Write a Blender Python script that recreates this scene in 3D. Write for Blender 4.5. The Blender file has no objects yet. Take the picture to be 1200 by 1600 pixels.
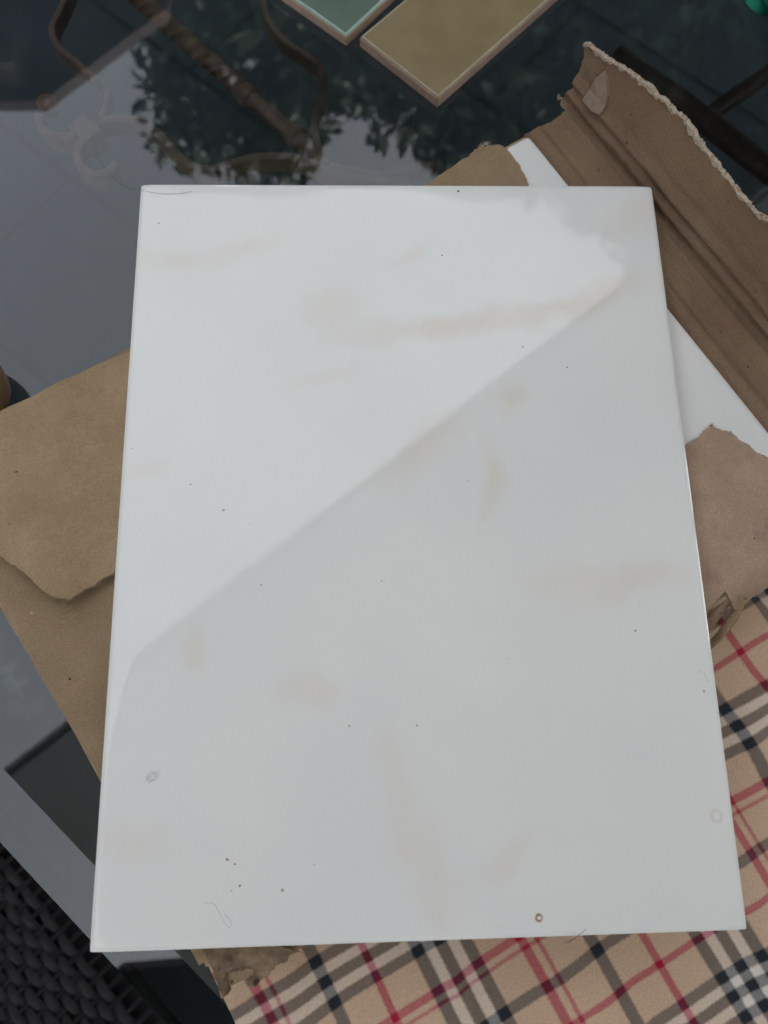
import bpy, bmesh, math, random
import numpy as np
from mathutils import Vector, Matrix
from mathutils.geometry import delaunay_2d_cdt
R_ = math.radians
random.seed(7); rng = np.random.default_rng(7)
scene = bpy.context.scene
COL = scene.collection

# ------------------------------------------------------------------ camera
# world frame: origin at the centre of the big tile's glazed face, x/y along its edges, z up, metres
CAM_LOC = (-0.02432427, -0.08205919, 0.32023742)
CAM_R = ((0.99915636, -0.02235116, 0.03445282),
         (-0.01291645, -0.96738041, -0.25299864),
         (0.03898379, 0.25234020, -0.96685298))
cam = bpy.data.cameras.new('camera'); camo = bpy.data.objects.new('camera', cam); COL.objects.link(camo)
r0, r1, r2 = [Vector(r) for r in CAM_R]
M = Matrix((r0, -r1, -r2)).transposed().to_4x4(); M.translation = Vector(CAM_LOC)
camo.matrix_world = M
cam.sensor_fit = 'VERTICAL'; cam.sensor_height = 36.0; cam.lens = 1195 / 1600 * 36.0
cam.clip_start = 0.01; cam.clip_end = 500
cam.dof.use_dof = True; cam.dof.focus_distance = 0.345; cam.dof.aperture_fstop = 10.0
scene.camera = camo

# ------------------------------------------------------------------ sky, sun, exposure
SUN_EL, SUN_ROT = 48.0, 128.0
w = bpy.data.worlds.new('World'); scene.world = w; w.use_nodes = True
nt = w.node_tree; nt.nodes.clear()
sky = nt.nodes.new('ShaderNodeTexSky'); sky.sky_type = 'NISHITA'; sky.sun_disc = False
sky.sun_elevation = R_(SUN_EL); sky.sun_rotation = R_(SUN_ROT); sky.dust_density = 4.0; sky.air_density = 1.0
hs = nt.nodes.new('ShaderNodeHueSaturation'); hs.inputs['Saturation'].default_value = 0.27; hs.inputs['Hue'].default_value = 0.485
bg = nt.nodes.new('ShaderNodeBackground'); bg.inputs['Strength'].default_value = 0.15
wo = nt.nodes.new('ShaderNodeOutputWorld')
nt.links.new(sky.outputs[0], hs.inputs['Color']); nt.links.new(hs.outputs[0], bg.inputs[0]); nt.links.new(bg.outputs[0], wo.inputs[0])
sl = bpy.data.lights.new('overcast_sun', 'SUN'); sl.energy = 1.0; sl.angle = R_(25); sl.color = (1, .96, .9)
so = bpy.data.objects.new('overcast_sun', sl); COL.objects.link(so)
sd = Vector((math.sin(R_(SUN_ROT)) * math.cos(R_(SUN_EL)), math.cos(R_(SUN_ROT)) * math.cos(R_(SUN_EL)), math.sin(R_(SUN_EL))))
so.rotation_euler = sd.to_track_quat('Z', 'Y').to_euler()
vs = scene.view_settings; vs.view_transform = 'Standard'; vs.look = 'None'; vs.gamma = 1.0; vs.exposure = 2.74
vs.use_curve_mapping = False
scene.cycles.use_denoising = True
scene.cycles.max_bounces = 6; scene.cycles.diffuse_bounces = 3; scene.cycles.glossy_bounces = 3; scene.cycles.use_adaptive_sampling = True; scene.cycles.adaptive_threshold = .02; scene.cycles.transparent_max_bounces = 12
scene.cycles.caustics_reflective = False; scene.cycles.caustics_refractive = False

# ------------------------------------------------------------------ helpers
def at(px, py, z):
    """the point of the horizontal plane z that the photograph shows at pixel (px, py) of 1200 x 1600"""
    c = Vector(((px - 600) / 1195, (py - 800) / 1195, 1.0))
    d = r0 * c.x + r1 * c.y + r2 * c.z
    return Vector(CAM_LOC) + d * ((z - CAM_LOC[2]) / d.z)
def at_plane(px, py, o, n):
    c = Vector(((px - 600) / 1195, (py - 800) / 1195, 1.0))
    d = r0 * c.x + r1 * c.y + r2 * c.z
    C = Vector(CAM_LOC)
    return C + d * ((Vector(o) - C).dot(n) / d.dot(n))

def mesh_obj(name, verts, faces, mat=None, parent=None, smooth=False, loc=None):
    me = bpy.data.meshes.new(name); me.from_pydata([tuple(v) for v in verts], [], faces); me.update()
    if smooth:
        me.polygons.foreach_set('use_smooth', [True] * len(me.polygons))
    o = bpy.data.objects.new(name, me); COL.objects.link(o)
    if mat: me.materials.append(mat)
    if parent: o.parent = parent
    if loc is not None: o.location = loc
    return o
def empty(name, loc=(0, 0, 0)):
    o = bpy.data.objects.new(name, None); o.empty_display_size = .02; COL.objects.link(o); o.location = loc; return o
def tag(o, label=None, cat=None, group=None, kind=None):
    if label: o['label'] = label
    if cat: o['category'] = cat
    if group: o['group'] = group
    if kind: o['kind'] = kind
    return o
def settle(root):
    """children were built in world coordinates: keep them there under an Empty that stands at the thing's base"""
    bpy.context.view_layer.update()
    inv = Matrix.Translation(root.location).inverted()
    for c in root.children:
        c.matrix_parent_inverse = inv
    return root

def boxm(sx, sy, sz, bev=0.0, c=(0, 0, 0), seg=2):
    bm = bmesh.new(); bmesh.ops.create_cube(bm, size=1)
    for v in bm.verts: v.co = Vector((v.co.x * sx + c[0], v.co.y * sy + c[1], v.co.z * sz + c[2]))
    if bev: bmesh.ops.bevel(bm, geom=bm.edges[:], offset=bev, segments=seg, affect='EDGES', profile=.6)
    return bm
def bm_obj(name, bm, mat, parent=None, loc=None, rz=0, smooth=False):
    me = bpy.data.meshes.new(name); bm.to_mesh(me); bm.free(); me.materials.append(mat)
    if smooth: me.polygons.foreach_set('use_smooth', [True] * len(me.polygons))
    o = bpy.data.objects.new(name, me); COL.objects.link(o)
    if parent: o.parent = parent
    if loc is not None: o.location = loc
    o.rotation_euler.z = rz
    return o

def smooth_path(pts, n=8):
    P = [Vector(p) for p in pts]; out = []
    for i in range(len(P) - 1):
        a = P[max(i - 1, 0)]; b = P[i]; c = P[i + 1]; d = P[min(i + 2, len(P) - 1)]
        for k in range(n):
            t = k / n
            out.append(.5 * ((2 * b) + (c - a) * t + (2 * a - 5 * b + 4 * c - d) * t * t + (3 * b - a - 3 * c + d) * t ** 3))
    out.append(P[-1]); return out
def sweep(path, prof_fn, closed_ends=True, up=Vector((0, 0, 1))):
    """prof_fn(i, t) -> list of (a, b) offsets along side and up"""
    V, F = [], []; n = len(path); k = None
    for i, p in enumerate(path):
        tan = (path[min(i + 1, n - 1)] - path[max(i - 1, 0)]).normalized()
        side = tan.cross(up)
        if side.length < 1e-4: side = Vector((1, 0, 0))
        side.normalize(); u = side.cross(tan).normalized()
        pr = prof_fn(i, i / (n - 1)); k = len(pr)
        for a, b in pr: V.append(p + side * a + u * b)
    for i in range(n - 1):
        for j in range(k):
            F.append((i * k + j, i * k + (j + 1) % k, (i + 1) * k + (j + 1) % k, (i + 1) * k + j))
    if closed_ends:
        F.append(tuple(range(k))[::-1]); F.append(tuple((n - 1) * k + j for j in range(k)))
    return V, F
def tube_prof(r, seg=8, fn=None):
    def f(i, t):
        rr = r if fn is None else fn(t)
        return [(rr * math.cos(2 * math.pi * q / seg), rr * math.sin(2 * math.pi * q / seg)) for q in range(seg)]
    return f

def vnoise(x, y, seed=0):
    """smooth value noise, -1..1"""
    def h(i, j):
        s = math.sin(i * 127.1 + j * 311.7 + seed * 74.7) * 43758.5453
        return (s - math.floor(s)) * 2 - 1
    xi, yi = math.floor(x), math.floor(y); fx, fy = x - xi, y - yi
    fx = fx * fx * (3 - 2 * fx); fy = fy * fy * (3 - 2 * fy)
    a = h(xi, yi) * (1 - fx) + h(xi + 1, yi) * fx
    b = h(xi, yi + 1) * (1 - fx) + h(xi + 1, yi + 1) * fx
    return a * (1 - fy) + b * fy
def fbm(x, y, seed=0, oct=3):
    s, a = 0, 1
    for k in range(oct):
        s += a * vnoise(x, y, seed + k); x *= 2.1; y *= 2.1; a *= .5
    return s

def inside(p, poly):
    x, y = p; c = False; n = len(poly)
    for i in range(n):
        x1, y1 = poly[i]; x2, y2 = poly[(i + 1) % n]
        if (y1 > y) != (y2 > y) and x < (x2 - x1) * (y - y1) / (y2 - y1) + x1: c = not c
    return c
def densify(poly, step, ragged=(), amp=0.0008):
    """poly: 2-D points; edges whose index is in ragged get a torn, uneven line"""
    out = []; n = len(poly)
    for i in range(n):
        a = Vector(poly[i]); b = Vector(poly[(i + 1) % n]); L = (b - a).length
        st = min(step, .0011) if i in ragged else step
        m = max(1, int(L / st)); nn = Vector((-(b - a).y, (b - a).x)) / max(L, 1e-9)
        for k in range(m):
            p = a.lerp(b, k / m)
            if i in ragged and k: p = p + nn * (amp * (random.uniform(-1, 1) * .6 + 1.2 * vnoise(p.x * 260, p.y * 260, 3)))
            out.append((p.x, p.y))
    return out
def sheet(name, poly, step, mapf, thick, mat, parent=None, ragged=(), amp=.0008, edge_mat=None, uvf=None):
    """a thin board of real thickness with the outline poly (2-D), bent by mapf(u, v) -> xyz"""
    ol = densify(poly, step, ragged, amp)
    xs = [p[0] for p in ol]; ys = [p[1] for p in ol]; pts = list(ol)
    y = min(ys) + step
    row = 0
    while y < max(ys):
        x = min(xs) + (step / 2 if row % 2 else step)
        while x < max(xs):
            q = (x + random.uniform(-.15, .15) * step, y + random.uniform(-.15, .15) * step)
            if inside(q, ol) and min((q[0] - a) ** 2 + (q[1] - b) ** 2 for a, b in ol) > (step * .4) ** 2: pts.append(q)
            x += step
        y += step * .87; row += 1
    n = len(ol)
    vo, eo, fo, ov, oe, of = delaunay_2d_cdt([Vector(p) for p in pts], [], [list(range(n))], 1, 1e-7)
    P2 = [(v.x, v.y) for v in vo]; top = [Vector(mapf(*p)) for p in P2]
    faces = []
    for f in fo:
        a, b, c = [Vector(P2[i]) for i in f[:3]]
        s = (b - a).x * (c - a).y - (b - a).y * (c - a).x
        faces.append(tuple(f) if s > 0 else tuple(reversed(f)))
    h = 1e-4; bot = []
    for p, t in zip(P2, top):
        du = Vector(mapf(p[0] + h, p[1])) - t; dv = Vector(mapf(p[0], p[1] + h)) - t
        nn = du.cross(dv)
        nn = nn.normalized() if nn.length > 0 else Vector((0, 0, 1))
        bot.append(t - nn * thick)
    N = len(top); V = top + bot; F = [f for f in faces] + [tuple(N + i for i in reversed(f)) for f in faces]
    cnt = {}
    for f in faces:
        for i in range(len(f)):
            e = (f[i], f[(i + 1) % len(f)]); cnt[e] = 1
    nf = len(F)
    for (a, b) in list(cnt):
        if (b, a) not in cnt:
            k = len(V); V += [top[a], top[b], bot[b], bot[a]]; F.append((k + 3, k + 2, k + 1, k))
    o = mesh_obj(name, V, F, mat, parent, smooth=True)
    if edge_mat:
        o.data.materials.append(edge_mat)
        for p in list(o.data.polygons)[nf:]: p.material_index = 1
    for p in list(o.data.polygons)[nf:]: p.use_smooth = False
    if uvf:
        uv = o.data.uv_layers.new(name='UVMap')
        for l in o.data.loops:
            co = V[l.vertex_index]; uv.data[l.index].uv = uvf(co.x, co.y)
    return o

# ------------------------------------------------------------------ materials
class NB:
    def __init__(s, name):
        s.m = bpy.data.materials.new(name); s.m.use_nodes = True; s.t = s.m.node_tree
        s.b = s.t.nodes['Principled BSDF']; s.out = s.t.nodes['Material Output']
    def n(s, typ, **kw):
        o = s.t.nodes.new(typ)
        for k, v in kw.items():
            if k.startswith('i_'):
                key = k[2:]; o.inputs[int(key) if key.isdigit() else key.replace('_', ' ')].default_value = v
            else: setattr(o, k, v)
        return o
    def l(s, a, b): s.t.links.new(a, b)
    def co(s, kind='Object'): return s.n('ShaderNodeTexCoord').outputs[kind]
    def noise(s, vec, scale, detail=3, rough=.55):
        o = s.n('ShaderNodeTexNoise'); o.inputs['Scale'].default_value = scale; o.inputs['Detail'].default_value = detail
        o.inputs['Roughness'].default_value = rough; s.l(vec, o.inputs['Vector']); return o
    def ramp(s, fac, stops, interp='LINEAR'):
        o = s.n('ShaderNodeValToRGB'); cr = o.color_ramp; cr.interpolation = interp
        while len(cr.elements) < len(stops): cr.elements.new(.5)
        for e, (p, c) in zip(cr.elements, stops):
            e.position = p; e.color = (c, c, c, 1) if not hasattr(c, '__len__') else (*c, 1)
        s.l(fac, o.inputs[0]); return o.outputs[0]
    def mix(s, fac, a, b, blend='MIX'):
        o = s.n('ShaderNodeMix', data_type='RGBA', blend_type=blend)
        for sock, v in ((o.inputs[0], fac), (o.inputs[6], a), (o.inputs[7], b)):
            if hasattr(v, 'is_linked') or hasattr(v, 'node'): s.l(v, sock)
            else: sock.default_value = v if not hasattr(v, '__len__') else (*v[:3], 1)
        return o.outputs[2]
    def math(s, op, a, b=None, c=None, clamp=False):
        o = s.n('ShaderNodeMath', operation=op, use_clamp=clamp)
        for i, v in enumerate((a, b, c)):
            if v is None: continue
            if hasattr(v, 'node'): s.l(v, o.inputs[i])
            else: o.inputs[i].default_value = v
        return o.outputs[0]
    def bump(s, h, strength=.3, dist=.001):
        o = s.n('ShaderNodeBump'); o.inputs['Strength'].default_value = strength; o.inputs['Distance'].default_value = dist
        s.l(h, o.inputs['Height']); s.l(o.outputs[0], s.b.inputs['Normal'])
    def set(s, color=None, rough=None, ior=None, metal=None):
        for key, v in (('Base Color', color), ('Roughness', rough), ('IOR', ior), ('Metallic', metal)):
            if v is None: continue
            if hasattr(v, 'node'): s.l(v, s.b.inputs[key])
            else: s.b.inputs[key].default_value = (*v, 1) if hasattr(v, '__len__') else v
        return s.m

def simple(name, c1, c2, scale=30, rough=.7, bump=.2, bdist=.001, detail=4):
    b = NB(name); co = b.co(); nz = b.noise(co, scale, detail)
    b.set(color=b.mix(b.ramp(nz.outputs[0], [(.3, 0.), (.7, 1.)]), c1, c2), rough=rough)
    if bump: b.bump(nz.outputs[0], bump, bdist)
    return b.m

def mat_marble():
    b = NB('marble_glaze'); co = b.co()
    nz = b.noise(co, 22, 4, .6)
    dv = b.n('ShaderNodeVectorMath', operation='SUBTRACT'); b.l(nz.outputs['Color'], dv.inputs[0]); dv.inputs[1].default_value = (.5, .5, .5)
    ds = b.n('ShaderNodeVectorMath', operation='SCALE'); b.l(dv.outputs[0], ds.inputs[0]); ds.inputs['Scale'].default_value = .034
    da = b.n('ShaderNodeVectorMath', operation='ADD'); b.l(co, da.inputs[0]); b.l(ds.outputs[0], da.inputs[1])
    streaks = [(800, 490, 190, 20, -10, .75), (620, 520, 140, 18, -5, .45), (515, 485, 50, 40, 0, .5), (500, 595, 80, 16, -20, .4), (930, 452, 90, 16, -15, .6),
               (640, 395, 60, 14, -30, .4), (370, 385, 110, 26, -15, .42), (265, 395, 60, 20, -10, .35), (790, 625, 36, 20, 80, .7), (763, 755, 80, 18, 96, .65),
               (655, 700, 100, 26, -35, .5), (990, 915, 120, 28, -15, .55), (880, 905, 70, 20, 0, .35), (640, 1290, 90, 30, 60, .4), (690, 1400, 70, 26, 80, .32),
               (480, 1070, 50, 28, 0, .42), (305, 1020, 34, 16, 80, .45), (230, 720, 60, 16, 0, .3), (975, 335, 60, 30, -50, .35), (210, 1320, 70, 20, 20, .28),
               (790, 1345, 70, 20, -30, .4), (600, 1180, 60, 25, 80, .3)]
    tot = None
    for (x, y, L, W, a, st) in streaks:
        p = at(x, y, 0); sc = (at(x + 10, y, 0) - p).length / 10
        mp = b.n('ShaderNodeMapping', vector_type='TEXTURE'); b.l(da.outputs[0], mp.inputs['Vector'])
        mp.inputs['Location'].default_value = p; mp.inputs['Rotation'].default_value = (0, 0, R_(-a)); mp.inputs['Scale'].default_value = (L * sc * 1.15, W * sc * 1.45, 1)
        ln = b.n('ShaderNodeVectorMath', operation='LENGTH'); b.l(mp.outputs[0], ln.inputs[0])
        mr = b.n('ShaderNodeMapRange', interpolation_type='SMOOTHERSTEP'); b.l(ln.outputs['Value'], mr.inputs['Value'])
        mr.inputs['From Min'].default_value = 0.05; mr.inputs['From Max'].default_value = 1.25; mr.inputs['To Min'].default_value = st; mr.inputs['To Max'].default_value = 0
        tot = mr.outputs[0] if tot is None else b.math('ADD', tot, mr.outputs[0])
    n2 = b.noise(co, 60, 4, .6)
    tot = b.math('MULTIPLY', tot, b.ramp(n2.outputs[0], [(.3, .5), (.7, 1.0)]), clamp=True)
    big = b.noise(co, 9, 3, .5)
    base = b.mix(b.ramp(big.outputs[0], [(.35, 0.), (.7, 1.)]), (.735, .725, .705), (.785, .768, .735))
    col = b.mix(b.math('MULTIPLY', tot, .56), base, (.66, .51, .37))
    gr = b.noise(co, 1300, 2, .7); col = b.mix(.10, col, b.ramp(gr.outputs[0], [(.3, .35), (.7, .65)]), 'OVERLAY')
    vd = b.n('ShaderNodeTexVoronoi', feature='F1'); vd.inputs['Scale'].default_value = 260; b.l(co, vd.inputs['Vector'])
    sd2 = b.n('ShaderNodeSeparateColor'); b.l(vd.outputs['Color'], sd2.inputs[0])
    dk = b.math('LESS_THAN', vd.outputs['Distance'], b.math('MULTIPLY', b.math('POWER', sd2.outputs[0], 8.0), .09))
    col = b.mix(b.math('MULTIPLY', dk, .35), col, (.42, .36, .30))
    # fine dark specks fired into the glaze
    vo = b.n('ShaderNodeTexVoronoi', feature='F1'); vo.inputs['Scale'].default_value = 75; b.l(co, vo.inputs['Vector'])
    sep = b.n('ShaderNodeSeparateColor'); b.l(vo.outputs['Color'], sep.inputs[0])
    rad = b.math('MULTIPLY', b.math('POWER', sep.outputs[0], 9.0), .055)
    spk = b.math('LESS_THAN', vo.outputs['Distance'], rad)
    col = b.mix(b.math('MULTIPLY', spk, .75), col, b.mix(sep.outputs[1], (.16, .12, .10), (.30, .20, .10)))
    # two ring-shaped rust stains
    for (x, y, r, wd, st, cc) in [(842, 1434, 4.6, 2.6, 1.1, (.33, .15, .05)), (1120, 1275, 8, 4.2, .30, (.46, .32, .18))]:
        p = at(x, y, 0); sc = (at(x + 10, y, 0) - p).length / 10
        n3 = b.noise(co, 700, 2); 
        d = b.n('ShaderNodeVectorMath', operation='DISTANCE'); b.l(co, d.inputs[0]); d.inputs[1].default_value = p
        dd = b.math('ADD', d.outputs['Value'], b.math('MULTIPLY', b.math('SUBTRACT', n3.outputs[0], .5), 5 * sc))
        g = b.math('ABSOLUTE', b.math('SUBTRACT', dd, r * sc))
        k = b.math('SUBTRACT', 1.0, b.math('DIVIDE', g, wd * sc), clamp=True)
        k = b.math('MULTIPLY', k, b.math('MULTIPLY', n3.outputs[0], 2 * st), clamp=True)
        col = b.mix(k, col, cc)
    fb = b.noise(co, 55, 2)
    b.set(color=col, rough=.035, ior=1.46); b.bump(fb.outputs[0], .008, .002)
    return b.m

def mat_card(name, c1, c2, stain=None, rid=0.0, ang=0.0, stain_hi=.45, stain_lo=.56, stain_scale=60):
    b = NB(name); co = b.co()
    mp = b.n('ShaderNodeMapping'); b.l(co, mp.inputs['Vector']); mp.inputs['Rotation'].default_value = (0, 0, ang)
    big = b.noise(mp.outputs[0], 28, 4, .6)
    st = b.n('ShaderNodeMapping'); b.l(mp.outputs[0], st.inputs['Vector']); st.inputs['Scale'].default_value = (600, 1700, 900)
    fib = b.noise(st.outputs[0], 1.0, 4, .7)
    fine = b.noise(co, 1500, 3, .7)
    col = b.mix(b.ramp(big.outputs[0], [(.3, 0.), (.7, 1.)]), c1, c2)
    col = b.mix(.32, col, b.ramp(fib.outputs[0], [(.25, .25), (.75, .75)]), 'OVERLAY')
    col = b.mix(.28, col, b.ramp(fine.outputs[0], [(.3, .2), (.7, .8)]), 'OVERLAY')
    vo = b.n('ShaderNodeTexVoronoi'); vo.inputs['Scale'].default_value = 190; b.l(co, vo.inputs['Vector'])
    sep = b.n('ShaderNodeSeparateColor'); b.l(vo.outputs['Color'], sep.inputs[0])
    spk = b.math('LESS_THAN', vo.outputs['Distance'], b.math('MULTIPLY', b.math('POWER', sep.outputs[0], 6.0), .16))
    col = b.mix(b.math('MULTIPLY', spk, .7), col, b.mix(b.math('GREATER_THAN', sep.outputs[1], .8), (.05, .035, .025), (.55, .45, .36)))
    if stain:
        sn = b.noise(co, stain_scale, 4, .7)
        col = b.mix(b.ramp(sn.outputs[0], [(stain_lo, 0.), (.75, stain_hi)]), col, stain)
    b.set(color=col, rough=.85)
    b.b.inputs['Specular IOR Level'].default_value = .2
    h = b.math('ADD', b.math('MULTIPLY', fib.outputs[0], .6), fine.outputs[0])
    if rid:
        wv = b.n('ShaderNodeTexWave', wave_type='BANDS', bands_direction='Y'); wv.inputs['Scale'].default_value = 45; wv.inputs['Distortion'].default_value = 1.5
        wv.inputs['Detail'].default_value = 2; b.l(mp.outputs[0], wv.inputs['Vector'])
        h = b.math('ADD', h, b.math('MULTIPLY', wv.outputs[0], rid))
    b.bump(h, .75, .0013 if rid else .0008)
    return b.m

def mat_plaid():
    b = NB('plaid_cotton'); uv = b.co('UV')
    sep = b.n('ShaderNodeSeparateXYZ'); b.l(uv, sep.inputs[0])
    nz = b.noise(b.co(), 900, 2)
    beige, grey, white, red, red2 = (.63, .44, .31), (.020, .025, .034), (.80, .72, .65), (.40, .012, .045), (.44, .05, .08)
    def fam(sock, k):
        jit = b.math('MULTIPLY', b.math('SUBTRACT', nz.outputs[0], .5), .0012)
        f = b.math('FRACT', b.math('ADD', b.math('DIVIDE', b.math('ADD', sock, jit), .110), 10.0 + 5 / 110))
        # position (mm) of the middle of each band from the thick red one, shifted by 5 mm
        bands = [(5, 4.4, red), (11, 2.0, red2), (31, 5.6, grey), (52, 3.6, red), (73, 5.6, grey), (78.2, 4.6, white), (83.3, 5.6, grey), (88.4, 4.6, white), (93.6, 5.6, grey)]
        st = [(0, beige)]; e = .0045
        ed = []
        for c, wd, cl in bands:
            ed.append(((c - wd / 2) / 110, (c + wd / 2) / 110, cl))
        prev = beige
        for i, (a, z, cl) in enumerate(ed):
            st.append((a - e, prev) if (not st or a - e > st[-1][0]) else (st[-1][0] + .0005, prev)); st.append((a + e, cl))
            nxt = ed[i + 1] if i + 1 < len(ed) else None
            if nxt and nxt[0] - z < .006: prev = cl; continue
            st.append((z - e, cl)); st.append((z + e, beige)); prev = beige
        return b.ramp(f, st[:32])
    A = fam(sep.outputs[0], 0); B = fam(sep.outputs[1], 1)
    # twill: which thread lies on top changes along fine diagonals
    tw = b.n('ShaderNodeTexWave', wave_type='BANDS', bands_direction='DIAGONAL'); tw.inputs['Scale'].default_value = 1300; tw.inputs['Distortion'].default_value = 2.5
    tw.inputs['Detail'].default_value = 2; tw.inputs['Detail Scale'].default_value = 2; b.l(b.co(), tw.inputs['Vector'])
    fac = b.ramp(tw.outputs[0], [(.2, .40), (.8, .52)])
    gm = b.n('ShaderNodeGamma'); b.l(b.mix(1.0, A, B, 'MULTIPLY'), gm.inputs[0]); gm.inputs[1].default_value = .5
    col = b.mix(.5, b.mix(fac, A, B), gm.outputs[0])
    col = b.mix(.35, col, b.ramp(b.noise(b.co(), 1100, 2, .7).outputs[0], [(.3, .3), (.7, .7)]), 'OVERLAY')
    big = b.noise(b.co(), 14, 3); col = b.mix(b.ramp(big.outputs[0], [(.3, .0), (.75, .08)]), col, (.42, .27, .17), 'MULTIPLY')
    b.set(color=col, rough=.95); b.b.inputs['Specular IOR Level'].default_value = .1
    b.b.inputs['Sheen Weight'].default_value = .25; b.b.inputs['Sheen Roughness'].default_value = .5
    h = b.math('ADD', tw.outputs[0], b.noise(b.co(), 1400, 2).outputs[0]); b.bump(h, .4, .0004)
    return b.m

def mat_glass_top():
    b = NB('tinted_table_glass'); co = b.co(); t = b.t; t.nodes.remove(b.b)
    fr = b.n('ShaderNodeFresnel'); fr.inputs['IOR'].default_value = 1.66
    tr = b.n('ShaderNodeBsdfTransparent'); gl = b.n('ShaderNodeBsdfGlossy'); gl.inputs['Roughness'].default_value = .012
    tr.inputs['Color'].default_value = (.42, .42, .42, 1)
    mx = b.n('ShaderNodeMixShader'); b.l(fr.outputs[0], mx.inputs[0]); b.l(tr.outputs[0], mx.inputs[1]); b.l(gl.outputs[0], mx.inputs[2])
    # thin film of dust and dried smears on the glass
    df = b.n('ShaderNodeBsdfDiffuse'); df.inputs['Color'].default_value = (.45, .47, .48, 1)
    n1 = b.noise(co, 9, 4, .65); n2 = b.noise(co, 900, 2, .6)
    dust = b.math('MULTIPLY', b.ramp(n1.outputs[0], [(.45, .0015), (.75, .009)]), b.ramp(n2.outputs[0], [(.35, .4), (.75, 1.4)]))
    vo = b.n('ShaderNodeTexVoronoi'); vo.inputs['Scale'].default_value = 38; b.l(co, vo.inputs['Vector'])
    sep = b.n('ShaderNodeSeparateColor'); b.l(vo.outputs['Color'], sep.inputs[0])
    sp = b.math('LESS_THAN', vo.outputs['Distance'], b.math('MULTIPLY', b.math('POWER', sep.outputs[0], 5.0), .05))
    dust = b.math('ADD', dust, b.math('MULTIPLY', sp, .7))
    p = at(22, 1062, ZG)
    mp = b.n('ShaderNodeMapping', vector_type='TEXTURE'); b.l(co, mp.inputs['Vector']); mp.inputs['Location'].default_value = p
    mp.inputs['Rotation'].default_value = (0, 0, R_(-55)); mp.inputs['Scale'].default_value = (.034, .013, 1)
    ln = b.n('ShaderNodeVectorMath', operation='LENGTH'); b.l(mp.outputs[0], ln.inputs[0])
    sm = b.math('MULTIPLY', b.math('SUBTRACT', 1.0, ln.outputs['Value'], clamp=True), b.ramp(b.noise(co, 110, 4, .7).outputs[0], [(.42, 0.), (.68, .22)]))
    dust = b.math('ADD', dust, sm, clamp=True)
    m2 = b.n('ShaderNodeMixShader'); b.l(dust, m2.inputs[0]); b.l(mx.outputs[0], m2.inputs[1]); b.l(df.outputs[0], m2.inputs[2])
    b.l(m2.outputs[0], b.out.inputs[0]); return b.m
def mat_clear():
    b = NB('glass_underside'); b.t.nodes.remove(b.b)
    tr = b.n('ShaderNodeBsdfTransparent'); tr.inputs['Color'].default_value = (.95, .98, .96, 1); b.l(tr.outputs[0], b.out.inputs[0]); return b.m

ZG = -0.070          # top of the table glass
ZF = -0.810          # patio floor
MAT = {}
MAT['marble'] = mat_marble()
MAT['biscuit'] = simple('white_tile_body', (.60, .58, .54), (.70, .68, .63), 400, .8, .2, .0004)
MAT['card'] = mat_card('kraft_cardboard', (.365, .252, .145), (.490, .352, .220), rid=1.0, ang=R_(-32))
MAT['card_top'] = mat_card('kraft_cardboard_flat', (.295, .203, .120), (.385, .275, .170), rid=.5, ang=R_(-32))
MAT['card_pink'] = mat_card('kraft_cardboard_stained', (.345, .230, .160), (.455, .322, .232), stain=(.30, .13, .12), ang=R_(30))
MAT['card_grime'] = mat_card('grimy_crushed_cardboard', (.30, .205, .13), (.38, .27, .175), stain=(.035, .025, .02), ang=R_(10), stain_hi=.9, stain_lo=.36, stain_scale=120)
MAT['card_in_shaded'] = mat_card('shaded_inner_liner', (.235, .150, .094), (.300, .202, .130), rid=.8, ang=R_(58))  # liner brown darkened: shade on the raised flap is put into the colour
MAT['torn'] = simple('torn_paper_fibre', (.33, .255, .19), (.50, .41, .33), 900, .95, .5, .0005)
MAT['torn_dark'] = simple('torn_brown_fibre', (.24, .16, .10), (.40, .29, .19), 900, .95, .5, .0005)
MAT['patch'] = simple('peeled_paper_patch', (.24, .175, .13), (.30, .225, .17), 300, .9, .2, .0004)
MAT['plaid'] = mat_plaid()
MAT['glass'] = mat_glass_top(); MAT['clear'] = mat_clear()
MAT['glass_edge'] = simple('glass_edge', (.05, .12, .10), (.08, .16, .14), 60, .15, 0)
MAT['iron'] = simple('brown_wrought_iron', (.40, .275, .235), (.58, .42, .365), 90, .45, .5, .0008)
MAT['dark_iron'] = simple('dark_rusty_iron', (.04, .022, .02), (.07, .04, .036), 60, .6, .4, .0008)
MAT['slab'] = simple('grey_paving', (.019, .033, .044), (.032, .049, .062), 9, .8, .3, .001)
MAT['joint'] = simple('paving_joint', (.016, .024, .031), (.022, .033, .041), 40, .9, .2)
MAT['wicker'] = simple('dark_wicker', (.0035, .0026, .0038), (.010, .007, .009), 30, .8, .3, .0006)
MAT['green_glaze'] = simple('sage_green_glaze', (.10, .145, .115), (.115, .165, .13), 50, .14, .02)
MAT['mustard_glaze'] = simple('mustard_glaze', (.215, .162, .088), (.25, .19, .105), 60, .16, .02)
MAT['pale_rim'] = simple('pale_worn_glaze_rim', (.34, .29, .20), (.42, .36, .26), 200, .4, .1, .0004)
MAT['green_rim'] = simple('pale_green_glaze_rim', (.30, .42, .36), (.40, .50, .44), 200, .35, .1, .0004)
MAT['terra'] = simple('terracotta_biscuit', (.46, .32, .24), (.55, .40, .31), 300, .9, .3, .0004)
MAT['emerald'] = simple('emerald_cloth', (.0, .16, .085), (.0, .22, .12), 30, .8, .4, .002)
MAT['tan'] = simple('tan_glazed_clay', (.36, .22, .11), (.44, .27, .12), 30, .4, .1)
MAT['hair'] = simple('dark_hair', (.015, .012, .011), (.04, .03, .025), 200, .4, 0)
MAT['crumb'] = simple('brown_crumb', (.22, .115, .045), (.36, .21, .09), 900, .8, .3, .0003)
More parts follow.
